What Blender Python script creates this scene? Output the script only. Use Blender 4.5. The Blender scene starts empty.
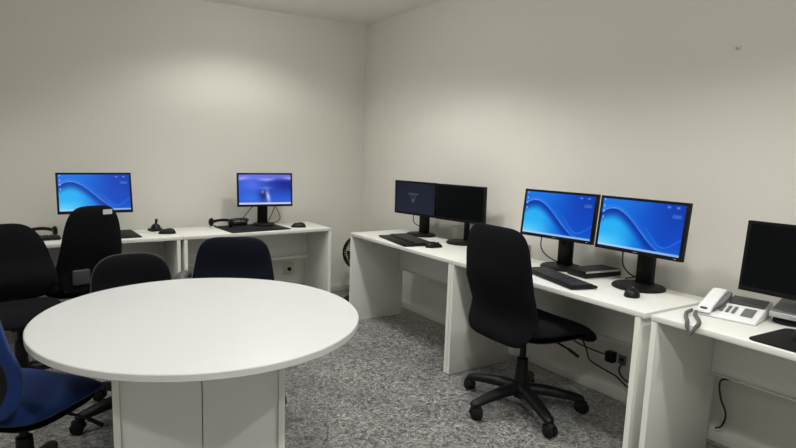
import bpy, bmesh, math, random
from mathutils import Vector, Matrix
PI = math.pi
random.seed(7)
scene = bpy.context.scene
COL = scene.collection

# ------------------------------------------------------------------ helpers
def lin(c):
    return tuple((v/12.92 if v <= .04045 else ((v+.055)/1.055)**2.4) for v in (x/255 for x in c))

def material(name, rgb, rough=.5, metal=0., spec=.5, bump=None, vary=None, sheen=0.):
    m = bpy.data.materials.new(name); m.use_nodes = True
    nt = m.node_tree; b = nt.nodes['Principled BSDF']
    c = (*lin(rgb), 1)
    b.inputs['Base Color'].default_value = c
    b.inputs['Roughness'].default_value = rough
    b.inputs['Metallic'].default_value = metal
    b.inputs['Specular IOR Level'].default_value = spec
    if sheen:
        b.inputs['Sheen Weight'].default_value = sheen
        b.inputs['Sheen Roughness'].default_value = .5
    tc = nt.nodes.new('ShaderNodeTexCoord')
    if vary:                       # (scale, amount): slight tone variation of the surface itself
        n = nt.nodes.new('ShaderNodeTexNoise'); n.inputs['Scale'].default_value = vary[0]; n.inputs['Detail'].default_value = 4
        nt.links.new(tc.outputs['Object'], n.inputs['Vector'])
        mx = nt.nodes.new('ShaderNodeMix'); mx.data_type = 'RGBA'
        mx.inputs['A'].default_value = tuple(max(0, v*(1-vary[1])) for v in c[:3])+(1,)
        mx.inputs['B'].default_value = tuple(min(1, v*(1+vary[1])) for v in c[:3])+(1,)
        nt.links.new(n.outputs['Fac'], mx.inputs['Factor']); nt.links.new(mx.outputs['Result'], b.inputs['Base Color'])
    if bump:                       # (scale, strength, distance)
        n = nt.nodes.new('ShaderNodeTexNoise'); n.inputs['Scale'].default_value = bump[0]; n.inputs['Detail'].default_value = 3
        nt.links.new(tc.outputs['Object'], n.inputs['Vector'])
        bp = nt.nodes.new('ShaderNodeBump'); bp.inputs['Strength'].default_value = bump[1]; bp.inputs['Distance'].default_value = bump[2]
        nt.links.new(n.outputs['Fac'], bp.inputs['Height']); nt.links.new(bp.outputs['Normal'], b.inputs['Normal'])
    return m

def obj(name, bm, mat, parent=None, loc=(0, 0, 0), smooth=40):
    me = bpy.data.meshes.new(name)
    bmesh.ops.remove_doubles(bm, verts=bm.verts, dist=1e-6)
    bmesh.ops.recalc_face_normals(bm, faces=bm.faces)
    bm.to_mesh(me); bm.free()
    if smooth:
        for p in me.polygons: p.use_smooth = True
        me.set_sharp_from_angle(angle=math.radians(smooth))
    me.materials.append(mat)
    o = bpy.data.objects.new(name, me); COL.objects.link(o)
    o.location = loc
    if parent: o.parent = parent
    return o

def thing(name, label, cat, loc=(0, 0, 0), rotz=0., group=None):
    o = bpy.data.objects.new(name, None); COL.objects.link(o)
    o.empty_display_size = .05
    o.location = loc; o.rotation_euler = (0, 0, rotz)
    o['label'] = label; o['category'] = cat
    if group: o['group'] = group
    return o

def tag(o, label, cat, group=None):
    o['label'] = label; o['category'] = cat
    if group: o['group'] = group
    return o

def struct(name, bm, mat, parent=None, smooth=40):
    o = obj(name, bm, mat, parent, smooth=smooth)
    if not parent: o['kind'] = 'structure'
    return o

def dup(root, loc, rotz, label, group=None):
    r = root.copy(); COL.objects.link(r); r.location = loc; r.rotation_euler = (0, 0, rotz)
    r['label'] = label
    if group: r['group'] = group
    for ch in list(root.children):
        c = ch.copy(); COL.objects.link(c); c.parent = r
        for g in list(ch.children):
            d = g.copy(); COL.objects.link(d); d.parent = c
    return r

def absorb(bm, tmp, M=None):
    if M is not None: bmesh.ops.transform(tmp, matrix=M, verts=tmp.verts)
    me = bpy.data.meshes.new('tmp'); tmp.to_mesh(me); tmp.free()
    bm.from_mesh(me); bpy.data.meshes.remove(me)

def box(bm, x0, x1, y0, y1, z0, z1, bev=0., seg=2, M=None):
    t = bmesh.new()
    bmesh.ops.create_cube(t, size=1)
    for v in t.verts:
        v.co = Vector(((x0+x1)/2+v.co.x*(x1-x0), (y0+y1)/2+v.co.y*(y1-y0), (z0+z1)/2+v.co.z*(z1-z0)))
    if bev: bmesh.ops.bevel(t, geom=list(t.edges), offset=bev, segments=seg, profile=.5, affect='EDGES')
    absorb(bm, t, M); return bm

def prism(bm, pts, z0, z1, bev=0., seg=2, M=None):
    """outline in XY pulled up from z0 to z1"""
    t = bmesh.new()
    lo = [t.verts.new((x, y, z0)) for x, y in pts]; hi = [t.verts.new((x, y, z1)) for x, y in pts]
    n = len(pts)
    t.faces.new(lo[::-1]); t.faces.new(hi)
    for i in range(n): t.faces.new((lo[i], lo[(i+1) % n], hi[(i+1) % n], hi[i]))
    bmesh.ops.recalc_face_normals(t, faces=t.faces)
    if bev:
        es = [e for e in t.edges if e.calc_face_angle(0) > .6]
        bmesh.ops.bevel(t, geom=es, offset=bev, segments=seg, profile=.5, affect='EDGES')
    absorb(bm, t, M); return bm

def lathe(bm, prof, n=32, M=None, closed=True):
    t = bmesh.new(); rings = []
    for r, z in prof:
        if r < 1e-6: rings.append([t.verts.new((0, 0, z))])
        else: rings.append([t.verts.new((r*math.cos(2*PI*i/n), r*math.sin(2*PI*i/n), z)) for i in range(n)])
    for a, b in zip(rings, rings[1:]):
        for i in range(n):
            j = (i+1) % n
            if len(a) == 1 and len(b) == 1: continue
            if len(a) == 1: t.faces.new((a[0], b[i], b[j]))
            elif len(b) == 1: t.faces.new((a[i], a[j], b[0]))
            else: t.faces.new((a[i], a[j], b[j], b[i]))
    absorb(bm, t, M); return bm

def spline(pts, k=8):
    P = [Vector(p) for p in pts]; out = []
    Q = [P[0]*2-P[1]]+P+[P[-1]*2-P[-2]]
    for i in range(1, len(Q)-2):
        a, b, c, d = Q[i-1:i+3]
        for s in range(k):
            u = s/k
            out.append(.5*((2*b)+(c-a)*u+(2*a-5*b+4*c-d)*u*u+(3*b-a-3*c+d)*u**3))
    out.append(P[-1]); return out

def tube(bm, pts, r, n=8, k=8, M=None, smooth=True, flat=None):
    """round (or flattened) sweep along a smooth path; r may be a list per control point"""
    path = spline(pts, k) if smooth and len(pts) > 2 else [Vector(p) for p in pts]
    m = len(path)
    rr = [r]*m if not isinstance(r, (list, tuple)) else [r[min(len(r)-1, int(i*(len(r)-1)/(m-1)))]+(r[min(len(r)-1, int(i*(len(r)-1)/(m-1))+1)]-r[min(len(r)-1, int(i*(len(r)-1)/(m-1)))])*((i*(len(r)-1)/(m-1)) % 1) for i in range(m)]
    t = bmesh.new(); rings = []
    T0 = (path[1]-path[0]).normalized()
    N = T0.orthogonal().normalized()
    if abs(T0.z) < .95: N = (Vector((0, 0, 1))-T0*T0.z).normalized()
    for i, p in enumerate(path):
        T = (path[min(i+1, m-1)]-path[max(i-1, 0)]).normalized()
        N = (N-T*N.dot(T)).normalized(); B = T.cross(N)
        fa, fb = flat or (1, 1)
        rings.append([t.verts.new(p+(N*math.cos(2*PI*j/n)*fa+B*math.sin(2*PI*j/n)*fb)*rr[i]) for j in range(n)])
    for a, b in zip(rings, rings[1:]):
        for j in range(n): t.faces.new((a[j], a[(j+1) % n], b[(j+1) % n], b[j]))
    t.faces.new(rings[0][::-1]); t.faces.new(rings[-1])
    absorb(bm, t, M); return bm

def cushion(bm, outline, tf, tb, mp, rings=9, power=4.):
    """padded slab: outline (a,b) pairs, front / back thickness, mp(a,b,c) -> xyz"""
    t = bmesh.new(); n = len(outline)
    ca = sum(p[0] for p in outline)/n; cb = sum(p[1] for p in outline)/n
    rs = [math.sin(PI/2*(i+1)/rings) for i in range(rings)]; rs[-1] = 1.
    def side(th):
        L = [[t.verts.new(mp(ca, cb, th))]]
        for r in rs[:-1]:
            c = th*(1-r**power)**.5
            L.append([t.verts.new(mp(ca+(a-ca)*r, cb+(b-cb)*r, c)) for a, b in outline])
        return L
    rim = [t.verts.new(mp(a, b, 0)) for a, b in outline]
    for L in (side(tf)+[rim], side(-tb)+[rim]):
        for a, b in zip(L, L[1:]):
            for i in range(n):
                j = (i+1) % n
                if len(a) == 1: t.faces.new((a[0], b[i], b[j]))
                else: t.faces.new((a[i], b[i], b[j], a[j]))
    absorb(bm, t); return bm

def superell(n, pa, pb, count=48, W=lambda s: 1.):
    out = []
    for i in range(count):
        th = 2*PI*i/count; c, s = math.cos(th), math.sin(th)
        b = math.copysign(abs(s)**(2/n), s); a = math.copysign(abs(c)**(2/n), c)
        out.append((a*pa*W(b), b*pb))
    return out

# ------------------------------------------------------------------ materials
WHITE = material('white_laminate', (227, 227, 221), .42, vary=(3, .015))
TABLETOP = material('table_laminate', (194, 195, 194), .38, vary=(2.5, .012))
EDGE = material('edge_banding', (240, 239, 232), .5)
PANELGREY = material('pedestal_board', (238, 240, 238), .45)
BLACKP = material('black_plastic', (11, 11, 13), .48, spec=.3, bump=(300, .08, .001))
BEZEL = material('monitor_plastic', (9, 10, 12), .5, spec=.22)
OFFSCR = material('dark_screen', (7, 9, 11), .3, spec=.12)
FABBLK = material('black_fabric', (14, 15, 19), .92, spec=.15, bump=(420, .35, .0015), vary=(60, .12))
FABNAVY = material('dark_navy_fabric', (14, 17, 29), .92, spec=.15, bump=(420, .35, .0015), vary=(60, .12))
FABBLUE = material('blue_fabric', (21, 46, 98), .92, spec=.15, bump=(420, .35, .0015), vary=(60, .1), sheen=.1)
GREYP = material('grey_plastic', (105, 106, 108), .5)
DGREY = material('dark_grey_plastic', (62, 63, 66), .45)
LGREY = material('light_grey_plastic', (228, 229, 230), .45)
SILVER = material('silver_plastic', (176, 178, 180), .35, metal=.2)
CHROME = material('chrome', (190, 190, 192), .2, metal=1)
RUBBER = material('rubber', (11, 11, 12), .7, spec=.3)
CABLE = material('cable_sheath', (13, 13, 14), .5)
PAPER = material('white_sticker', (222, 224, 226), .6)
KEYS = material('keycaps', (24, 24, 27), .5)
WALLM = material('wall_paint', (221, 219, 211), .75, spec=.25, bump=(45, .06, .002), vary=(1.3, .02))
CEILM = material('ceiling_paint', (240, 237, 231), .85, spec=.2, vary=(1.5, .02))
SKIRT = material('skirting_paint', (205, 204, 196), .45)

def floor_material():
    m = bpy.data.materials.new('speckled_stone'); m.use_nodes = True
    nt = m.node_tree; b = nt.nodes['Principled BSDF']; L = nt.links.new
    tc = nt.nodes.new('ShaderNodeTexCoord')
    def noise(sc, det, dist=0., rough=.55):
        n = nt.nodes.new('ShaderNodeTexNoise'); n.inputs['Scale'].default_value = sc; n.inputs['Detail'].default_value = det
        n.inputs['Distortion'].default_value = dist; n.inputs['Roughness'].default_value = rough
        L(tc.outputs['Object'], n.inputs['Vector']); return n
    def ramp(src, stops):
        r = nt.nodes.new('ShaderNodeValToRGB'); e = r.color_ramp.elements
        while len(e) < len(stops): e.new(.5)
        for el, (p, c) in zip(e, stops): el.position = p; el.color = (*lin(c), 1)
        L(src, r.inputs['Fac']); return r
    fine = ramp(noise(34, 4, 3.0, .60).outputs['Fac'], [(.35, (22, 22, 23)), (.45, (92, 92, 91)), (.55, (146, 146, 143)), (.65, (226, 226, 222))])
    vein = ramp(noise(10, 4, 4.5, .6).outputs['Fac'], [(.34, (46, 46, 47)), (.46, (112, 112, 111)), (.53, (160, 160, 157)), (.66, (204, 204, 200))])
    mx = nt.nodes.new('ShaderNodeMix'); mx.data_type = 'RGBA'; mx.inputs['Factor'].default_value = .46
    L(fine.outputs['Color'], mx.inputs['A']); L(vein.outputs['Color'], mx.inputs['B'])
    broad = ramp(noise(2.2, 3, .8).outputs['Fac'], [(.3, (205, 205, 205)), (.7, (250, 250, 250))])
    mu = nt.nodes.new('ShaderNodeMix'); mu.data_type = 'RGBA'; mu.blend_type = 'MULTIPLY'; mu.inputs['Factor'].default_value = 1
    L(mx.outputs['Result'], mu.inputs['A']); L(broad.outputs['Color'], mu.inputs['B'])
    L(mu.outputs['Result'], b.inputs['Base Color'])
    b.inputs['Roughness'].default_value = .32; b.inputs['Specular IOR Level'].default_value = .4
    return m
FLOORM = floor_material()

def screen_material(name, strength):
    m = bpy.data.materials.new(name); m.use_nodes = True
    nt = m.node_tree; nt.nodes.clear()
    out = nt.nodes.new('ShaderNodeOutputMaterial'); em = nt.nodes.new('ShaderNodeEmission')
    at = nt.nodes.new('ShaderNodeVertexColor'); at.layer_name = 'picture'
    em.inputs['Strength'].default_value = strength
    gl = nt.nodes.new('ShaderNodeBsdfGlossy'); gl.inputs['Roughness'].default_value = .3; gl.inputs['Color'].default_value = (.02, .02, .02, 1)
    ad = nt.nodes.new('ShaderNodeAddShader')
    nt.links.new(at.outputs['Color'], em.inputs['Color'])
    nt.links.new(em.outputs[0], ad.inputs[0]); nt.links.new(gl.outputs[0], ad.inputs[1]); nt.links.new(ad.outputs[0], out.inputs['Surface'])
    return m
SCREEN = screen_material('lit_screen', 1.0)

# ------------------------------------------------------------------ pictures shown by the screens (u right, v up, 0..1)
def mixc(a, b, t):
    t = max(0., min(1., t)); return tuple(x+(y-x)*t for x, y in zip(a, b))
def sm(a, b, x):
    t = max(0., min(1., (x-a)/(b-a))); return t*t*(3-2*t)
def wave_a(u): return .80*sm(-.55, .16, u)*(1-sm(.16, .86, u)) + .01
def wave_b(u): return .13+.42*(1-sm(.50, .80, u))+.26*sm(.80, 1.08, u)
def pic_waves(u, v):
    c = mixc((20, 108, 216), (12, 72, 190), sm(.1, .85, u))
    c = mixc(c, (26, 122, 226), .6*sm(.6, 1, v)*sm(.75, .1, u))
    c = mixc(c, (8, 46, 154), .5*sm(.55, 1, u)*sm(.2, .9, v))
    ya = wave_a(u); yb = wave_b(u)
    if v < ya:
        d = ya-v
        low = mixc((40, 172, 240), (12, 98, 210), sm(.2, .66, u))
        low = mixc(low, (120, 210, 248), .85*sm(.5, .0, u)*sm(.36, .0, v))
        c = mixc((5, 52, 160), low, sm(.02, .30, d))
    else:
        c = mixc(c, (22, 110, 222), .55*math.exp(-((v-ya-.02)/.10)**2))
    c = mixc(c, (150, 206, 252), .62*math.exp(-((v-ya)/.010)**2))
    c = mixc(c, (90, 160, 240), .35*math.exp(-((v-ya-.045)/.02)**2)*sm(.55, .1, u))
    if u > .5: c = mixc(c, (92, 160, 240), .55*math.exp(-((v-yb)/.011)**2)*sm(.5, .66, u))
    if u > .55 and v < yb: c = mixc(c, (14, 84, 204), .35*sm(.6, .8, u))
    if v < .05: c = mixc((168, 204, 244), (128, 174, 226), u)
    if .78 < u < .985 and .84 < v < .95:            # faint cluster of desktop icons in the upper corner
        c = mixc(c, (196, 222, 246), .55*max(0, math.sin(u*61+v*9))*max(0, math.sin(v*47+1.2)))
    if .86 < u < .97 and .74 < v < .81: c = mixc(c, (120, 170, 232), .35)
    if .012 < u < .035 and v > .55 and (v*8) % 1 > .6: c = mixc(c, (190, 214, 240), .6)
    return c
def pic_sea(u, v):
    c = mixc((44, 92, 212), (22, 40, 140), sm(.15, .8, abs(u-.1))*sm(.1, .7, v))
    c = mixc(c, (112, 118, 226), sm(.72, .95, v)*.85)
    c = mixc(c, (196, 184, 240), .7*math.exp(-((v-.86-.03*math.sin(u*9))/.05)**2)*(.55+.45*math.sin(u*13+1)))
    c = mixc(c, (120, 116, 226), .5*math.exp(-(((u-.25)/.2)**2+((v-.65)/.18)**2)))
    c = mixc(c, (58, 120, 224), .6*math.exp(-(((u-.25)/.25)**2+((v-.2)/.16)**2)))
    # pale spray at the middle bottom, with a dark rock beside it
    c = mixc(c, (20, 24, 84), .8*math.exp(-(((u-.47)/.09)**2+((v-.32)/.2)**2)))
    sp = math.exp(-(((u-.55-.1*(.3-v))/.035)**2+((v-.26)/.2)**2))
    c = mixc(c, (228, 226, 252), min(1, 1.1*sp)*(.7+.3*math.sin(u*150+v*37)*math.sin(v*70+u*20)))
    c = mixc(c, (170, 176, 244), .6*math.exp(-(((u-.45)/.03)**2+((v-.42)/.06)**2)))
    c = mixc(c, (150, 160, 240), .5*math.exp(-(((u-.5)/.12)**2+((v-.55)/.05)**2)))
    if v < .06: c = (200, 200, 240)
    return c
def pic_idle(u, v):
    c = mixc((30, 35, 50), (24, 28, 40), v)
    du, dv = (u-.46)/.13, (v-.53)/.13
    if abs(du) < 1 and .55 < dv < 1: c = (60, 66, 78)
    if abs(du) < .75 and abs(dv) < .55: c = (9, 10, 14) if (math.sin(u*140) > -.2) else (60, 64, 76)
    if abs(du) < .16 and -1.3 < dv < -.45: c = (80, 86, 98)
    return c

def screen_mesh(w, h, pic, nu=100, nv=58):
    """flat picture grid in XZ, facing -Y, centred"""
    me = bpy.data.meshes.new('screen')
    vs = [((i/nu-.5)*w, 0, (j/nv-.5)*h) for j in range(nv+1) for i in range(nu+1)]
    fs = [(j*(nu+1)+i, j*(nu+1)+i+1, (j+1)*(nu+1)+i+1, (j+1)*(nu+1)+i) for j in range(nv) for i in range(nu)]
    me.from_pydata(vs, [], fs)
    ca = me.color_attributes.new('picture', 'FLOAT_COLOR', 'POINT')
    k = 0
    for j in range(nv+1):
        for i in range(nu+1):
            ca.data[k].color = (*lin(pic(i/nu, j/nv)), 1); k += 1
    me.materials.append(SCREEN)
    return me
ME_WAVES = screen_mesh(1, 1, pic_waves); ME_SEA = screen_mesh(1, 1, pic_sea); ME_IDLE = screen_mesh(1, 1, pic_idle)

# ------------------------------------------------------------------ the room
H = 2.567; XL, YF = -5.2, -6.4
struct('floor', box(bmesh.new(), XL-.15, .15, YF-.15, .15, -.1, 0), FLOORM, smooth=0)
struct('ceiling', box(bmesh.new(), XL-.15, .15, YF-.15, .15, H, H+.1), CEILM, smooth=0)
struct('wall_back', box(bmesh.new(), XL-.15, .15, 0, .15, 0, H), WALLM, smooth=0)
struct('wall_right', box(bmesh.new(), 0, .15, YF-.15, 0, 0, H), WALLM, smooth=0)
struct('wall_left', box(bmesh.new(), XL-.15, XL, YF-.15, 0, 0, H), WALLM, smooth=0)
struct('wall_front', box(bmesh.new(), XL, 0, YF-.15, YF, 0, H), WALLM, smooth=0)
struct('baseboard_back', box(bmesh.new(), XL, 0, -.012, 0, 0, .062, .003), SKIRT)
struct('baseboard_right', box(bmesh.new(), -.012, 0, YF, -.012, 0, .062, .003), SKIRT)

# ------------------------------------------------------------------ ceiling lamps (unseen downlights: some read off shadow edges, others added for brightness)
LAMPS = [(-1.38, -.95, .95, 146), (-2.5, -1.35, .5, 124), (-3.8, -1.35, .5, 124), (-1.15, -1.7, 1.25, 127), (-1.2, -2.75, .62, 127), (-2.4, -2.1, .3, 127), (-3.9, -2.6, .8, 127), (-1.2, -3.75, 1.0, 127), (-1.25, -4.7, 1.3, 127), (-2.5, -4.5, 2.25, 127), (-3.9, -4.4, 1.2, 127)]
SPOT_W, FILL_W = 44, 3.0
lamp_emit = bpy.data.materials.new('lamp_glow'); lamp_emit.use_nodes = True
lb = lamp_emit.node_tree.nodes['Principled BSDF']; lb.inputs['Emission Color'].default_value = (1, .95, .86, 1); lb.inputs['Emission Strength'].default_value = 2.5
for x, y, pw_, cone in LAMPS:
    t = thing('ceiling_downlight', 'unseen round recessed white downlight, placed in the ceiling to light the room', 'ceiling light', (x, y, H), 0, 'ceiling downlights')
    obj('trim_ring', lathe(bmesh.new(), [(.085, 0), (.105, 0), (.105, -.004), (.088, -.006), (.085, 0)], 32), WHITE, t)
    obj('diffuser', lathe(bmesh.new(), [(0, -.0008), (.085, -.0008), (.085, -.002), (0, -.002)], 32), lamp_emit, t)
    ld = bpy.data.lights.new('downlight_beam', 'SPOT'); ld.energy = SPOT_W*pw_; ld.color = (1, .985, .945)
    ld.spot_size = math.radians(cone); ld.spot_blend = .45; ld.shadow_soft_size = .07
    lo = bpy.data.objects.new('downlight_beam', ld); COL.objects.link(lo); lo.location = (0, 0, -.02); lo.parent = t
    ld = bpy.data.lights.new('fill_point', 'POINT'); ld.energy = FILL_W*pw_; ld.color = (1, .985, .945); ld.shadow_soft_size = .07  # fill light added below each lamp to lift ceiling and upper walls
    lo = bpy.data.objects.new('fill_point', ld); COL.objects.link(lo); lo.location = (0, 0, -.12); lo.parent = t

# ------------------------------------------------------------------ desks
def make_desk(label, L, D, loc, rotz, inset=(0, 0), grp='white desks along the walls', mod=(.40, .705), lip=(.012, .006)):
    HT = .735
    t = thing('desk', label, 'desk', loc, rotz, grp)
    obj('desktop', box(bmesh.new(), 0, L, 0, D, HT-.025, HT, .002), WHITE, t)
    a, b = inset
    for x in (a, L-b-.025):
        p = obj('end_panel', box(bmesh.new(), x, x+.025, .004, D-.01, 0, HT-.0252, .0015), WHITE, t)
        obj('edge_band', box(bmesh.new(), x+.0005, x+.0245, .0015, .0042, .001, HT-.027), EDGE, p)
    m = bmesh.new()
    box(m, a+.0255, L-b-.0255, D-.05, D-.032, mod[0], HT-.026, .001)
    obj('modesty_panel', m, WHITE, t)
    obj('cable_ledge', box(bmesh.new(), a+.0255, L-b-.0255, D-.0505-lip[0], D-.0505, mod[0], mod[0]+lip[1], .001), WHITE, t)
    return t
DX = -.647; DR = .525
make_desk('white desk nearest the room corner carrying two dark monitors', 1.236, DR, (DX, -.893, 0), -PI/2)
make_desk('white desk with the black office chair in front and two lit blue monitors', 1.27, DR, (DX, -2.133, 0), -PI/2, (0, .022))
make_desk('white desk carrying the white telephone at the right edge', 1.25, DR, (DX, -3.427, 0), -PI/2, (.004, 0))
DYL = -.607; DL = .465
make_desk('white desk on the back wall carrying the purple-blue lit monitor', 1.245, DL, (-1.91, DYL, 0), 0, (.006, 0), mod=(.418, .705), lip=(.03, .022))
make_desk('white desk on the back wall under the left blue wave monitor', 1.25, DL, (-3.163, DYL, 0), 0, (0, .018), mod=(.418, .705), lip=(.03, .022))

# ------------------------------------------------------------------ monitors
def make_monitor(label, w, h, sc, yaw, tilt, me=None, off=.06, base=(.125, .125), col_y=.05, sx=0., cables=(), zdesk=.737, grp='desk monitors', logo=True, colw=.085, flatbase=False):
    """sc: centre of the screen front in the room; local frame faces -Y"""
    n = Vector((math.sin(yaw), -math.cos(yaw), 0))
    o = Vector(sc)-n*off
    t = thing('monitor', label, 'monitor', (o.x, o.y, zdesk), yaw, grp)
    zc = sc[2]-zdesk
    R = Matrix.Translation((0, -off, zc)) @ Matrix.Rotation(-tilt, 4, 'X')
    b = .0135
    bm = bmesh.new()
    box(bm, -w/2, w/2, .0035, .028, -h/2, h/2, .003, M=R)
    box(bm, -w*.36, w*.36, .027, .050, -h*.36, h*.36, .012, M=R)
    hs = obj('housing', bm, BEZEL, t)
    bm = bmesh.new()
    zb = .019
    for (x0, x1, z0, z1) in ((-w/2, w/2, h/2-b, h/2), (-w/2, w/2, -h/2, -h/2+zb), (-w/2, -w/2+b, -h/2+zb, h/2-b), (w/2-b, w/2, -h/2+zb, h/2-b)):
        box(bm, x0, x1, -.001, .004, z0, z1, .0012, M=R)
    bz = obj('bezel', bm, BEZEL, t)
    if logo:
        obj('badge', box(bmesh.new(), -.012, .012, -.0018, -.0008, -h/2+.007, -h/2+.011, M=R), GREYP, bz)
        obj('power_button', box(bmesh.new(), w/2-.035, w/2-.024, -.0018, -.0008, -h/2+.0075, -h/2+.0105, M=R), SILVER, bz)
    W, Hh = w-2*b, h-b-zb
    S = R @ Matrix.Translation((0, .0018, (zb-b)/2))
    if me:
        s = bpy.data.objects.new('screen', me); COL.objects.link(s); s.parent = t
        s.matrix_local = S @ Matrix.Diagonal((W, 1, Hh, 1))
    else:
        obj('screen', box(bmesh.new(), -W/2, W/2, 0, .0015, -Hh/2, Hh/2, M=S), OFFSCR, t)
    bm = bmesh.new()
    box(bm, sx-colw/2, sx+colw/2, col_y-.018, col_y+.018, .012, zc+.03, .006)
    back = R @ Vector((0, .045, 0))
    box(bm, sx-.05, sx+.05, min(back.y, col_y)-.012, col_y+.016, zc-.055, zc+.055, .006)
    obj('stand_column', bm, BEZEL, t)
    bm = bmesh.new()
    if flatbase: box(bm, -base[0], base[0], -base[1], base[1]*.8, 0, .016, .006)
    else: lathe(bm, [(0, 0), (1, 0), (1, .008), (.94, .014), (.5, .018), (0, .019)], 48, M=Matrix.Translation((sx, 0, 0)) @ Matrix.Diagonal((base[0], base[1], 1, 1)))
    obj('base', bm, BEZEL, t)
    for pts in cables:
        obj('cable', tube(bmesh.new(), pts, .0035, 8), CABLE, t)
    return t
R = math.radians
cab1 = [(-.13, -.02, .19), (-.135, .0, .09), (-.10, .05, .03), (-.03, .09, .008), (.06, .10, .006)]
cab2 = [(-.055, .0, .19), (-.02, .03, .12), (-.03, .07, .06)]
make_monitor('lit blue wave monitor behind the black office chair, left of the pair', .46, .277, (-.280, -2.598, 1.053), R(-82.4), R(6), ME_WAVES, off=.085, base=(.118, .118), col_y=.035,
             cables=([(-.13, -.015, .20), (-.15, .01, .10), (-.12, .05, .04), (-.05, .09, .008), (.05, .11, .006)], [(-.06, .0, .19), (.0, .02, .12), (.01, .07, .05), (.02, .1, .006)]))
make_monitor('lit blue wave monitor nearest the white telephone, right of the pair', .46, .277, (-.293, -3.108, 1.055), R(-90), R(5), ME_WAVES, sx=-.01,
             cables=([(-.11, -.005, .20), (-.115, .02, .09), (-.07, .06, .035), (.0, .09, .03)], [(-.15, .10, .008), (-.09, .09, .03), (-.04, .075, .07), (.01, .075, .08)]))
make_monitor('dark idle monitor nearest the room corner with a small mark on screen', .432, .262, (-.285, -1.245, 1.032), R(-80.6), R(-1), ME_IDLE, logo=False,
             off=.09, base=(.125, .105), col_y=.035, cables=([(-.09, .0, .16), (-.10, .02, .09), (-.05, .06, .05), (-.02, .07, .03)],))
make_monitor('switched off black monitor just behind the black office chair back', .430, .264, (-.205, -1.677, 1.030), R(-79.4), R(-1.5), None, logo=False,
             base=(.12, .12), col_y=.04, colw=.03)
make_monitor('switched off black monitor behind the white telephone', .49, .295, (-.318, -3.845, 1.0), R(-90), R(3.5), None, logo=False, off=.1, base=(.105, .105), sx=.115, col_y=.03)
make_monitor('lit blue wave monitor on the back wall desk behind tall chair', .49, .287, (-2.479, -.445, 1.057), R(-1), R(12), ME_WAVES, logo=False,
             base=(.125, .11))
make_monitor('lit purple-blue seascape monitor on the back wall desk', .47, .281, (-1.149, -.320, 1.046), R(-8.7), R(4.7), ME_SEA, logo=False, zdesk=.7412,
             base=(.095, .095), cables=([(.10, .0, .17), (.15, .02, .06), (.12, .06, .012), (.06, .08, .008)], [(.10, .005, .16), (.07, .03, .07), (.05, .06, .02)], [(-.09, .02, .16), (-.17, .06, .05), (-.2, .07, .008)]))

# ------------------------------------------------------------------ keyboards, mice, mats
def make_keyboard(label, loc, rotz, L=.45, D=.155, palm=0., grp='keyboards on the desks'):
    t = thing('keyboard', label, 'keyboard', loc, rotz, grp)
    bm = bmesh.new()
    pr = [(-L/2, -D/2), (L/2, -D/2), (L/2, D/2), (-L/2, D/2)]
    prism(bm, pr, .004, .017, .004)
    for sx in (-1, 1):
        box(bm, sx*L*.42-.02, sx*L*.42+.02, -D*.4, -D*.4+.01, 0, .005); box(bm, sx*L*.42-.02, sx*L*.42+.02, D*.4-.01, D*.4, 0, .005)
    obj('case', bm, BLACKP, t)
    bm = bmesh.new(); rows = 6
    blocks = [(-L/2+.012, -L/2+.012+L*.63), (-L/2+L*.675, -L/2+L*.79), (-L/2+L*.81, L/2-.012)]
    counts = [15, 3, 4]
    kd = (D-.03)/rows
    for (a, b), n in zip(blocks, counts):
        kw = (b-a)/n
        for r in range(rows):
            y0 = -D/2+.013+r*kd
            if r == 0 and n == 15:
                cells = [(0, 1.5), (1.5, 3), (3, 4.5), (4.5, 10.5), (10.5, 12), (12, 13.5), (13.5, 15)]
            else: cells = [(i, i+1) for i in range(n)]
            for c0, c1 in cells:
                box(bm, a+c0*kw+.001, a+c1*kw-.001, y0+.001, y0+kd-.001, .016, .0235, .0015, 1)
    obj('keys', bm, KEYS, t)
    if palm:
        obj('palm_rest', prism(bmesh.new(), [(-L/2, -D/2-palm), (L/2, -D/2-palm), (L/2, -D/2-.0005), (-L/2, -D/2-.0005)], .001, .014, .005), BLACKP, t)
    return t
def mouse_shape(bm, L=.128, W=.070, Hh=.038):
    n = 14
    out = superell(2.4, W/2, L/2, 40, lambda s: 1-.08*s)
    def mp(a, b, c): return (a, b, max(0., c)*(1.0-.28*(b/(L/2))) )
    cushion(bm, out, Hh, 0., mp, 8, 2.6); return bm
def make_mouse(label, loc, rotz, grp='computer mice'):
    t = thing('mouse', label, 'mouse', loc, rotz, grp)
    obj('shell', mouse_shape(bmesh.new()), BLACKP, t)
    obj('scroll_wheel', lathe(bmesh.new(), [(0, -.004), (.009, -.004), (.011, 0), (.009, .004), (0, .004)], 16, M=Matrix.Translation((0, .030, .0262)) @ Matrix.Rotation(PI/2, 4, 'Y')), GREYP, t)
    return t
def rrect(L, D, r, k=6):
    out = []
    for cx, cy, a0 in ((L/2-r, D/2-r, 0), (-L/2+r, D/2-r, 90), (-L/2+r, -D/2+r, 180), (L/2-r, -D/2+r, 270)):
        for i in range(k+1):
            a = R(a0+90*i/k); out.append((cx+r*math.cos(a), cy+r*math.sin(a)))
    return out
def make_mat(label, loc, rotz, L, D, r=.02, th=.005, grp='desk mats'):
    return tag(obj('desk_mat', prism(bmesh.new(), rrect(L, D, r), 0, th, .0015), RUBBER, loc=loc), label, 'desk mat', grp) if rotz == 0 else _rot(make_mat(label, loc, 0, L, D, r, th, grp), rotz)
def _rot(o, rz): o.rotation_euler = (0, 0, rz); return o
ZD = .736
make_keyboard('black keyboard on the desk behind the black office chair', (-.468, -2.79, ZD), R(-107), .46, .15)
make_mouse('black mouse in front of the monitor nearest the telephone', (-.415, -3.185, ZD), R(-60))
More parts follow.
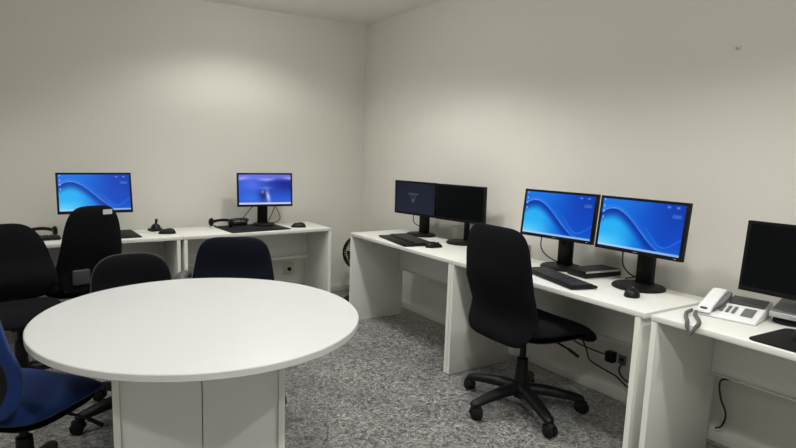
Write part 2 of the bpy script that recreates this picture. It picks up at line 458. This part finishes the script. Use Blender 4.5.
make_keyboard('black keyboard below the dark idle monitor', (-.440, -1.43, ZD), R(-101), .47, .16, .085)
make_mouse('black mouse beside the keyboard of the two dark monitors', (-.452, -1.715, ZD), R(-100))
make_mat('black mat in front of the telephone at the right edge', (-.485, -4.01, ZD), R(-92), .44, .30, .03)
make_mouse('black mouse lying on the mat at the right edge', (-.45, -3.90, ZD+.0055), R(-80))
make_mat('black mat under the purple-blue monitor', (-1.285, -.375, ZD), R(4), .52, .40, .015)
make_mouse('black mouse on the back wall desk right of the mat', (-.905, -.46, ZD), R(70))
make_mat('black mat beside the tall chair with the white tag', (-2.268, -.345, ZD), R(2), .15, .40, .015)
make_mouse('black mouse beside the small joystick on the back wall desk', (-1.985, -.42, ZD), R(75))
make_keyboard('black keyboard on the far left of the back wall desk', (-2.88, -.385, ZD), R(2), .34, .14)
make_mouse('black mouse half hidden by the tall chair with white tag', (-2.655, -.36, ZD), R(10))

# small joystick-like controller
t = thing('joystick', 'small black joystick with upright knob on the back wall desk', 'joystick', (-2.035, -.245, ZD), R(15))
bm = bmesh.new()
prism(bm, rrect(.105, .085, .025), 0, .02, .006)
lathe(bm, [(.040, .018), (.034, .036), (.022, .052), (0, .056)], 24, M=Matrix.Translation((.004, 0, 0)))
obj('base', bm, BLACKP, t)
obj('stick', tube(bmesh.new(), [(.004, 0, .05), (.007, 0, .066), (.010, 0, .078)], .0095, 10), BLACKP, t)
obj('knob', lathe(bmesh.new(), [(0, -.010), (.010, -.006), (.0125, 0), (.010, .007), (0, .009)], 16, M=Matrix.Translation((.010, 0, .084))), BLACKP, t)
tag(obj('paper_slip', box(bmesh.new(), -.05, .05, -.03, .03, 0, .0015), PAPER, loc=(-2.13, -.27, ZD)), 'small white paper slip left of the joystick', 'paper')

def make_headset(label, loc, rotz):
    t = thing('headset', label, 'headset', loc, rotz, 'headsets on the back wall desks')
    pts = [(.085*math.cos(a), .0+.085*math.sin(a), .03+.015*math.sin(a)) for a in [PI*i/8 for i in range(9)]]
    obj('headband', tube(bmesh.new(), pts, .009, 8, 4, flat=(1.4, .7)), BLACKP, t)
    for s in (-1, 1):
        M = Matrix.Translation((s*.085, -.01, .036)) @ Matrix.Rotation(PI/2, 4, 'Y')
        e = obj('ear_cup', lathe(bmesh.new(), [(0, -.014), (.026, -.014), (.034, -.005), (.034, .006), (.024, .014), (0, .014)], 24, M=M), BLACKP, t)
    obj('boom', tube(bmesh.new(), [(-.085, -.03, .03), (-.07, -.060, .02), (-.02, -.070, .014)], .004, 8), BLACKP, t)
    return t
make_headset('black headset lying behind the keyboard at far left', (-2.82, -.235, ZD), R(8))
make_headset('black headset on the rear left corner of the purple-blue monitor mat', (-1.505, -.245, ZD+.0055), R(-40))
# handset-like device behind the mat
t = thing('desk_phone', 'low black telephone behind the mat of the purple-blue monitor', 'telephone', (-1.335, -.20, ZD+.0055), R(-4))
obj('body', prism(bmesh.new(), rrect(.135, .05, .012), 0, .028, .006), BLACKP, t)
obj('handset', tube(bmesh.new(), [(-.075, 0, .036), (-.058, 0, .045), (0, 0, .050), (.058, 0, .045), (.075, 0, .036)], [.016, .014, .011, .014, .017], 10), DGREY, t)

# ------------------------------------------------------------------ network box on the middle desk
t = thing('dock_box', 'flat black box with grey edge behind the keyboard', 'electronic box', (-.185, -2.80, ZD), R(-8))
obj('case', box(bmesh.new(), -.13, .13, -.068, .068, .002, .040, .005), BLACKP, t)
obj('edge_strip', box(bmesh.new(), -.125, .125, -.0705, -.0675, .029, .039, .001), SILVER, t)
obj('foot', box(bmesh.new(), -.12, .12, -.055, .055, 0, .003), RUBBER, t)

# ------------------------------------------------------------------ white telephone
t = thing('desk_phone', 'white telephone with grey display and coiled cord', 'telephone', (-.325, -3.592, ZD), R(-80))
w, d = .222, .225
def slope(bm, pts, z0, thick, M): return prism(bm, pts, z0, z0+thick, .002, M=M)
bm = bmesh.new()
# wedge body: outline in YZ pulled along X
side = [(-d/2, .0), (d/2, .0), (d/2, .064), (d/2-.03, .068), (-d/2, .010)]
prism(bm, side, -w/2, w/2, .004, M=Matrix(((0, 0, 1, 0), (1, 0, 0, 0), (0, 1, 0, 0), (0, 0, 0, 1))))
obj('body', bm, LGREY, t)
ang = math.atan2(.058, d-.03)
T = Matrix.Translation((0, -d/2, .0105)) @ Matrix.Rotation(ang, 4, 'X')
ls = math.hypot(.058, d-.03)
obj('display', box(bmesh.new(), -.024, .107, ls*.62, ls*.97, 0, .006, .002, M=T), DGREY, t)
obj('key_strip', box(bmesh.new(), .045, .088, ls*.18, ls*.52, 0, .003, .001, M=T), GREYP, t)
for k in range(3):
    o = obj('key_row', box(bmesh.new(), -.034+k*.022, -.022+k*.022, ls*.22, ls*.5, 0, .004, .001, M=T), GREYP, t)
hx = -.076
H0 = T @ Matrix.Translation((hx, 0, .002))
pro = [(-.004, .0), (-.006, .010), (.02, .021), (ls*.5, .024), (ls*.9, .026), (ls*1.02, .020), (ls*1.03, .0), (ls*.80, .002), (ls*.55, .006), (ls*.22, .003)]
hs = obj('handset', prism(bmesh.new(), pro, -.030, .026, .007, 3, M=H0 @ Matrix(((0, 0, 1, 0), (1, 0, 0, 0), (0, 1, 0, 0), (0, 0, 0, 1)))), LGREY, t)
cres = [(.029, ls*.10), (.044, ls*.34), (.050, ls*.62), (.049, ls*.92), (.040, ls*1.0), (.031, ls*.96), (.029, ls*.5)]
obj('cradle_inlay', prism(bmesh.new(), cres, -.002, .018, .002, M=H0), GREYP, t)
obj('cord_socket', box(bmesh.new(), -.016, .010, .004, .014, .0175, .0225, .002, M=H0), DGREY, hs)
# coiled cord: a helix along the loop that hangs over the front edge
Wm = Matrix.Translation((-.325, -3.592, ZD)) @ Matrix.Rotation(R(-80), 4, 'Z'); Wi = Wm.inverted()
loop = [(-.462, -3.497, .752), (-.50, -3.495, .7455), (-.57, -3.530, .7455), (-.635, -3.572, .746), (-.668, -3.592, .735), (-.672, -3.606, .706), (-.668, -3.622, .735), (-.628, -3.614, .7455), (-.57, -3.580, .7455), (-.51, -3.535, .7455), (-.472, -3.516, .750)]
path = spline([Wi @ Vector(p) for p in loop], 34)
hel = []; turns = 46
for i, p in enumerate(path):
    a = 2*PI*turns*i/len(path)
    T1 = (path[min(i+1, len(path)-1)]-path[max(i-1, 0)]).normalized()
    N = T1.cross(Vector((.3, 1, .2))).normalized(); B = T1.cross(N)
    hel.append(p+(N*math.cos(a)+B*math.sin(a))*.0062)
bm = bmesh.new(); tube(bm, hel, .0026, 6, smooth=False)
tube(bm, path[::6], .0040, 6, smooth=False)
obj('coiled_cord', bm, GREYP, t)
t2 = thing('key_module', 'grey sloping side unit beside the white telephone', 'telephone unit', (-.235, -3.762, ZD), R(-84))
side = [(-.075, .030), (.075, .030), (.075, .088), (.055, .091), (-.075, .050)]
obj('body', prism(bmesh.new(), side, -.05, .05, .003, M=Matrix(((0, 0, 1, 0), (1, 0, 0, 0), (0, 1, 0, 0), (0, 0, 0, 1)))), SILVER, t2)
T2 = Matrix.Translation((0, -.075, .0502)) @ Matrix.Rotation(math.atan2(.041, .13), 4, 'X')
obj('top_plate', box(bmesh.new(), -.046, .046, .006, .128, 0, .003, .001, M=T2), GREYP, t2)
obj('foot', lathe(bmesh.new(), [(0, 0), (.055, 0), (.055, .012), (.035, .0305), (0, .0305)], 24), BLACKP, t2)

# ------------------------------------------------------------------ chairs (local +X is the way the sitter faces)
def make_chair(label, loc, face, fab, seat_z=.475, back=(.44, 1.02), bw=.23, n=3.2, taper=None, lean=.10, arms=False, base_rot=0., lever=True, shell=None, tf=.032, lumbar=.035, seat_off=.03, seat=(.24, .235), tagpatch=False, bracket_mat=None, piping=None, cover=None, bx=-.215, arm_zs=(.66, .66)):
    t = thing('office_chair', label, 'chair', loc, face, 'office chairs')
    zs = seat_z
    # seat pad with a falling front edge
    def mps(a, b, c):
        x = b+seat_off
        dz = -.05*max(0, (x-.12)/.15)**2 + .012*(a/seat[0])**2 - .0*b
        return (x, a, zs-.035+c+dz)
    obj('seat', cushion(bmesh.new(), superell(3.6, seat[0], seat[1], 56), .042, .035, mps, 9, 4), fab, t)
    obj('seat_pan', cushion(bmesh.new(), superell(3.6, seat[0]*.9, seat[1]*.88, 40), .004, .02, lambda a, b, c: (b+seat_off-.01, a, zs-.068+c), 5, 4), BLACKP, t)
    zb, zt = back; hh = (zt-zb)/2; zm = (zt+zb)/2
    W = taper or (lambda s: 1-.10*max(0, s)**2-.06*max(0, -s)**2)
    def mpb(a, b, c):
        s = b/hh
        lum = lumbar*math.exp(-((s+.45)/.35)**2)
        x = bx-.03-lean*(s+1)*hh*.9+lum+.10*(a/bw)**2*bw*.9 + c
        return (x, a, zm+b)
    obj('backrest', cushion(bmesh.new(), superell(n, bw, hh, 64, W), tf, .026, mpb, 10, 3.4), fab, t)
    if shell:
        obj('back_shell', cushion(bmesh.new(), superell(n, bw*.90, hh*.94, 64, W), -.016, .040, mpb, 8, 3.2), shell, t)
    if piping:
        ol = superell(n, bw*1.005, hh*1.005, 64, W); pts = [mpb(a, b, -.004) for a, b in ol]; pts.append(pts[0])
        obj('rim_piping', tube(bmesh.new(), pts, .0035, 6, smooth=False), piping, t)
    if tagpatch:
        p0 = Vector(mpb(-.055, hh*.86, -.029)); 
        bm = bmesh.new(); q = [mpb(a, b, -.0262-.006) for a, b in ((-.045, hh*.80), (-.105, hh*.80), (-.105, hh*.91), (-.045, hh*.91))]
        q2 = [(x-.002, y, z) for x, y, z in q]
        v = [bm.verts.new(p) for p in q]; u = [bm.verts.new(p) for p in q2]
        bm.faces.new(v); bm.faces.new(u[::-1])
        for i in range(4): bm.faces.new((v[i], u[i], u[(i+1) % 4], v[(i+1) % 4]))
        obj('white_tag', bm, PAPER, t)
    if cover:
        p1 = mpb(cover, -hh*.60, -.034)
        obj('bracket_cover', box(bmesh.new(), p1[0]-.012, p1[0]+.012, p1[1]-.055, p1[1]+.055, p1[2]-.05, p1[2]+.05, .011, 4), DGREY, t)
    xb = mpb(0, -hh*.35, -.03)
    bm = bmesh.new()
    tube(bm, [(-.05, 0, zs-.095), (-.15, 0, zs-.10), (xb[0]-.0, 0, zs-.085), (xb[0]+.022, 0, zs-.03), (xb[0]+.034, 0, xb[2]-.06)], .018, 10, flat=(.5, 1.6))
    obj('back_bracket', bm, bracket_mat or BLACKP, t)
    bm = bmesh.new(); box(bm, -.09, .09, -.06, .06, zs-.125, zs-.075, .012); box(bm, .09, .14, -.05, .05, zs-.11, zs-.08, .01)
    obj('tilt_mechanism', bm, BLACKP, t)
    obj('gas_column', lathe(bmesh.new(), [(0, .07), (.042, .07), (.042, .12), (.037, .125), (.030, .29), (.017, .295), (.015, zs-.11), (0, zs-.11)], 24), BLACKP, t)
    obj('hub', lathe(bmesh.new(), [(0, .072), (.05, .076), (.056, .095), (.048, .13), (.03, .145), (0, .145)], 24), BLACKP, t)
    for k in range(5):
        a = base_rot+2*PI*k/5
        M = Matrix.Rotation(a, 4, 'Z')
        bm = bmesh.new()
        tube(bm, [(.02, 0, .118), (.12, 0, .116), (.22, 0, .102), (.31, 0, .084), (.335, 0, .076)], [.044, .041, .036, .030, .020], 12, M=M, flat=(.72, .95))
        lg = obj('leg', bm, BLACKP, t)
        ca = R(random.choice((20, -35, 80, 140, 60)))
        C = M @ Matrix.Translation((.318, 0, 0)) @ Matrix.Rotation(ca, 4, 'Z')
        bm = bmesh.new()
        for s in (-1, 1):
            lathe(bm, [(0, -.012), (.024, -.012), (.032, -.006), (.032, .006), (.024, .012), (0, .012)], 20, M=C @ Matrix.Translation((.012, s*.016, .032)) @ Matrix.Rotation(PI/2, 4, 'X'))
        tube(bm, [(0, 0, .036), (0, 0, .082)], .010, 8, M=C)
        tube(bm, [(-.022, 0, .036), (-.012, 0, .062), (.010, 0, .069), (.034, 0, .058)], .014, 8, M=C, flat=(.6, 1.5))
        obj('caster', bm, RUBBER, lg)
    if lever:
        bm = bmesh.new(); tube(bm, [(.03, -.05, zs-.095), (.06, -.16, zs-.10), (.09, -.235, zs-.125)], .006, 8)
        tube(bm, [(.085, -.225, zs-.12), (.105, -.28, zs-.15)], .011, 8, flat=(.5, 1.3)); obj('height_lever', bm, BLACKP, t)
    if arms:
        for s in (-1, 1):
            arm_z = arm_zs[0 if s < 0 else 1]
            bm = bmesh.new()
            tube(bm, [(.0, s*.12, zs-.085), (.0, s*.215, zs-.08), (-.01, s*.245, zs-.02), (-.02, s*.252, arm_z-.02)], .016, 10, flat=(.7, 1.3))
            ar = obj('arm_support', bm, BLACKP, t)
            bm = bmesh.new()
            tube(bm, [(-.14, s*.25, arm_z-.035), (-.11, s*.252, arm_z-.006), (-.03, s*.255, arm_z), (.06, s*.255, arm_z-.002), (.11, s*.252, arm_z-.018)], [.018, .024, .026, .026, .018], 12, flat=(.6, 1.25))
            obj('arm_pad', bm, DGREY if arms == 'grey' else BLACKP, ar)
    return t
op_taper = lambda s: 1-.16*max(0, s)**1.5-.05*max(0, -s)**2
make_chair('black fabric office chair standing alone at the desk with two lit monitors', (-.60, -2.705, 0), R(-3), FABBLK, .525, (.425, 1.035), .252, 6, op_taper, .04, base_rot=R(-327+3), bx=-.205, seat=(.27, .275), seat_off=.075, lumbar=.055, tf=.045)
make_chair('black chair far left turned to the table, its back before the desk', (-2.985, -1.21, 0), R(-80), FABBLK, .495, (.46, .925), .275, 3.2, lambda s: .86-.22*s, .08, base_rot=R(100), seat=(.225, .205))
make_chair('black tall chair with a white tag on top of its back', (-2.63, -.61, 0), R(106), FABBLK, .48, (.44, 1.015), .22, 4.0, lambda s: .90-.17*s, .14, base_rot=R(130), tagpatch=True, cover=.075)
make_chair('low black chair with piped rim pushed behind the round table', (-2.445, -1.83, 0), R(-92), FABBLK, .45, (.46, .808), .215, 3.1, lambda s: .97-.06*s, .10, base_rot=R(50+92), shell=None, piping=DGREY, seat=(.20, .23))
make_chair('dark navy chair with armrests facing the round table', (-1.970, -1.84, 0), R(-114), FABNAVY, .47, (.47, .872), .25, 4.6, lambda s: .93-.13*s, .10, arms='grey', base_rot=R(-50+114), arm_zs=(.70, .62), seat=(.225, .23))
make_chair('blue chair at the left edge tucked under the round table', (-2.985, -2.43, 0), R(43), FABBLUE, .48, (.47, 1.05), .235, 3.6, lambda s: .95-.12*s, .12, base_rot=.5, shell=BLACKP, seat=(.23, .23), tf=.055)

# ------------------------------------------------------------------ round table
TX, TY, TR = -2.339, -2.602, .629
t = thing('round_table', 'white round meeting table on a boxed pedestal', 'table', (TX, TY, 0), R(-14)); px_ = -.012
bm = bmesh.new(); lathe(bm, [(0, .713), (TR-.003, .713), (TR, .716), (TR, .737), (TR-.003, .740), (0, .740)], 128)
top = obj('tabletop', bm, TABLETOP, t)
pw, pd = .309, .235
for s in (-1, 1):
    p = obj('pedestal_side', box(bmesh.new(), px_+s*(pw-.0125)-.0125, px_+s*(pw-.0125)+.0125, -pd, pd, 0, .7125, .001), WHITE, t)
    obj('edge_band', box(bmesh.new(), px_+s*(pw-.0125)-.012, px_+s*(pw-.0125)+.012, -pd-.002, -pd-.0001, .001, .712), EDGE, p)
for sy in (-1, 1):
    for x0, x1 in ((-pw+.0255, -.0015), (.0015, pw-.0255)):
        obj('pedestal_board', box(bmesh.new(), px_+x0, px_+x1, sy*(pd-.02)-.009, sy*(pd-.02)+.009, 0, .7125, .001), PANELGREY, t)

# ------------------------------------------------------------------ pedestal fan in the corner
fc = Vector((-.212, -.36, .447))
t = thing('pedestal_fan', 'black floor fan in the corner behind the desk', 'fan', (fc.x, fc.y, 0), R(-30))
obj('base', lathe(bmesh.new(), [(0, 0), (.15, 0), (.15, .012), (.13, .022), (.03, .04), (.02, .06), (0, .06)], 40), BLACKP, t)
obj('pole', lathe(bmesh.new(), [(0, .05), (.013, .05), (.013, fc.z-.06), (0, fc.z-.06)], 16), BLACKP, t)
F = Matrix.Translation((0, 0, fc.z)) @ Matrix.Rotation(PI/2, 4, 'X')     # fan axis along -Y
obj('motor', lathe(bmesh.new(), [(0, -.15), (.035, -.145), (.05, -.11), (.05, -.04), (.02, -.03), (0, -.03)], 24, M=F), BLACKP, t)
bm = bmesh.new()
for k in range(4):
    a0 = k*PI/2
    pts = []
    for i in range(7):
        r = .03+.11*i/6
        pts.append((r, i))
    tmp = bmesh.new(); top_, bot_ = [], []
    for side_ in (0, 1):
        row = []
        for r, i in pts:
            aa = a0+(.25+.35*math.sin(i/6*PI*.5))*(1 if side_ else -.2)
            row.append((r*math.cos(aa), r*math.sin(aa), (.012 if side_ else -.012)))
        (top_ if side_ else bot_).extend(row)
    A = [tmp.verts.new(p) for p in bot_]; B = [tmp.verts.new(p) for p in top_]
    A2 = [tmp.verts.new((p[0], p[1], p[2]+.0025)) for p in bot_]; B2 = [tmp.verts.new((p[0], p[1], p[2]+.0025)) for p in top_]
    for i in range(6):
        tmp.faces.new((A[i], A[i+1], B[i+1], B[i])); tmp.faces.new((A2[i], B2[i], B2[i+1], A2[i+1]))
        tmp.faces.new((A[i], A2[i], A2[i+1], A[i+1])); tmp.faces.new((B[i], B[i+1], B2[i+1], B2[i]))
    absorb(bm, tmp, F)
lathe(bm, [(0, -.03), (.028, -.03), (.03, .01), (.015, .03), (0, .032)], 20, M=F)
obj('blades', bm, BLACKP, t)
bm = bmesh.new()
for zz, rr_ in ((-.045, .150), (0, .165), (.045, .150)):
    ring = [(rr_*math.cos(2*PI*i/48), rr_*math.sin(2*PI*i/48), zz) for i in range(49)]
    tube(bm, ring, .010 if zz == 0 else .004, 6, smooth=False, M=F)
for k in range(40):
    a = 2*PI*k/40; c, s = math.cos(a), math.sin(a)
    for sg in (-1, 1):
        tube(bm, [(.03*c, .03*s, sg*.06), (.10*c, .10*s, sg*.058), (.150*c, .150*s, sg*.045), (.165*c, .165*s, 0)], .0026, 4, 3, M=F)
for sg in (-1, 1): lathe(bm, [(0, sg*.057), (.032, sg*.057), (.032, sg*.063), (0, sg*.064)], 20, M=F)
obj('guard', bm, BLACKP, t)

# ------------------------------------------------------------------ sockets, cords, wall mark
t = thing('wall_socket', 'pair of dark socket modules on the wall under the middle desk', 'socket', (0, -2.875, .245))
obj('plate', box(bmesh.new(), -.008, 0, -.062, .062, -.034, .034, .002), SKIRT, t)
obj('socket_module', box(bmesh.new(), -.013, -.0081, -.055, -.006, -.03, .028, .002), GREYP, t)
obj('plug', box(bmesh.new(), -.05, -.0082, .004, .056, -.03, .033, .006), BLACKP, t)
obj('socket_hole', lathe(bmesh.new(), [(0, 0), (.012, 0), (.012, .001), (0, .001)], 20, M=Matrix.Translation((-.013, -.03, 0)) @ Matrix.Rotation(-PI/2, 4, 'Y')), BLACKP, t)
t = thing('wall_socket', 'white socket plate with black plug under the purple-blue monitor desk', 'socket', (-.785, 0, .275))
obj('plate', box(bmesh.new(), -.06, .06, -.009, 0, -.055, .06, .003), SKIRT, t)
obj('plug', lathe(bmesh.new(), [(0, 0), (.016, 0), (.019, .018), (.012, .03), (0, .03)], 20, M=Matrix.Translation((-.002, -.0092, .0)) @ Matrix.Rotation(PI/2, 4, 'X')), BLACKP, t)
def cord(label, pts, r=.0045):
    return tag(obj('power_cord', tube(bmesh.new(), pts, r, 8), CABLE), label, 'cord', 'loose power cords')
cord('black cord running from the plug under the middle desk to the left', [(-.045, -2.83, .255), (-.06, -2.74, .262), (-.06, -2.62, .275), (-.065, -2.57, .33), (-.06, -2.55, .42), (-.085, -2.56, .52)])
cord('black cord looping below the socket under the middle desk', [(-.06, -2.60, .44), (-.06, -2.63, .36), (-.05, -2.69, .26), (-.045, -2.72, .19), (-.04, -2.80, .165), (-.045, -2.90, .15), (-.05, -2.98, .115), (-.05, -3.05, .13), (-.05, -3.12, .16)])
cord('black cord dropping from the socket module to the right', [(-.016, -2.91, .225), (-.04, -2.91, .19), (-.05, -2.95, .155), (-.05, -3.02, .145), (-.05, -3.15, .155)])
cord('black cord hanging in a loop below the telephone desk', [(-.07, -3.60, .40), (-.075, -3.53, .372), (-.078, -3.47, .352), (-.078, -3.458, .32), (-.07, -3.468, .25), (-.06, -3.492, .18), (-.05, -3.475, .11), (-.04, -3.445, .085)])
cord('short black cord tied below the telephone desk ledge', [(-.09, -3.585, .392), (-.092, -3.53, .385), (-.094, -3.49, .382), (-.096, -3.456, .376)])
t = thing('grey_box', 'small grey plastic box on the wall at desk height behind the black office chair', 'plastic box', (0, -2.15, .765))  # plain grey box of unknown use, not known to be an outlet
obj('body', box(bmesh.new(), -.022, 0, -.024, .024, -.026, .028, .003), SILVER, t)
obj('lid', box(bmesh.new(), -.0245, -.0221, -.021, .021, -.023, .025, .001), SILVER, t)
t = thing('wall_anchor', 'small white screw anchor high on the right wall', 'wall anchor', (0, -3.327, 1.912))
obj('plug', lathe(bmesh.new(), [(0, 0), (.010, 0), (.009, .004), (.006, .006), (0, .006)], 16, M=Matrix.Rotation(-PI/2, 4, 'Y')), SKIRT, t)
obj('screw', lathe(bmesh.new(), [(0, .009), (.003, .009), (.003, .011), (0, .0115)], 10, M=Matrix.Translation((0, .006, 0)) @ Matrix.Rotation(-PI/2, 4, 'Y')), DGREY, t)

# ------------------------------------------------------------------ camera, world, view
f, cx, cy = 571.0489, 346.7219, 231.4933
yaw, pit, rol = R(30.1772), R(8.3423), R(-1.2742)
cd = bpy.data.cameras.new('camera'); cam = bpy.data.objects.new('camera', cd); COL.objects.link(cam); scene.camera = cam
fw = Vector((math.sin(yaw)*math.cos(pit), math.cos(yaw)*math.cos(pit), -math.sin(pit)))
rt = Vector((math.cos(yaw), -math.sin(yaw), 0)); dn = fw.cross(rt)
r2 = rt*math.cos(rol)+dn*math.sin(rol); d2 = dn*math.cos(rol)-rt*math.sin(rol)
Mx = Matrix((r2, -d2, -fw)).transposed().to_4x4(); Mx.translation = Vector((-2.961, -4.812, 1.4104))
cam.matrix_world = Mx
cd.sensor_fit = 'HORIZONTAL'; cd.sensor_width = 36; cd.lens = f/796*36
cd.shift_x = (398-cx)/796; cd.shift_y = (cy-224)/796
cd.clip_start = .05
w_ = bpy.data.worlds.new('world'); scene.world = w_; w_.use_nodes = True
w_.node_tree.nodes['Background'].inputs['Color'].default_value = (.03, .03, .03, 1)
vs = scene.view_settings; vs.view_transform = 'Standard'; vs.look = 'None'; vs.gamma = 1; vs.use_curve_mapping = False
vs.exposure = 0.04
scene.cycles.max_bounces = 8
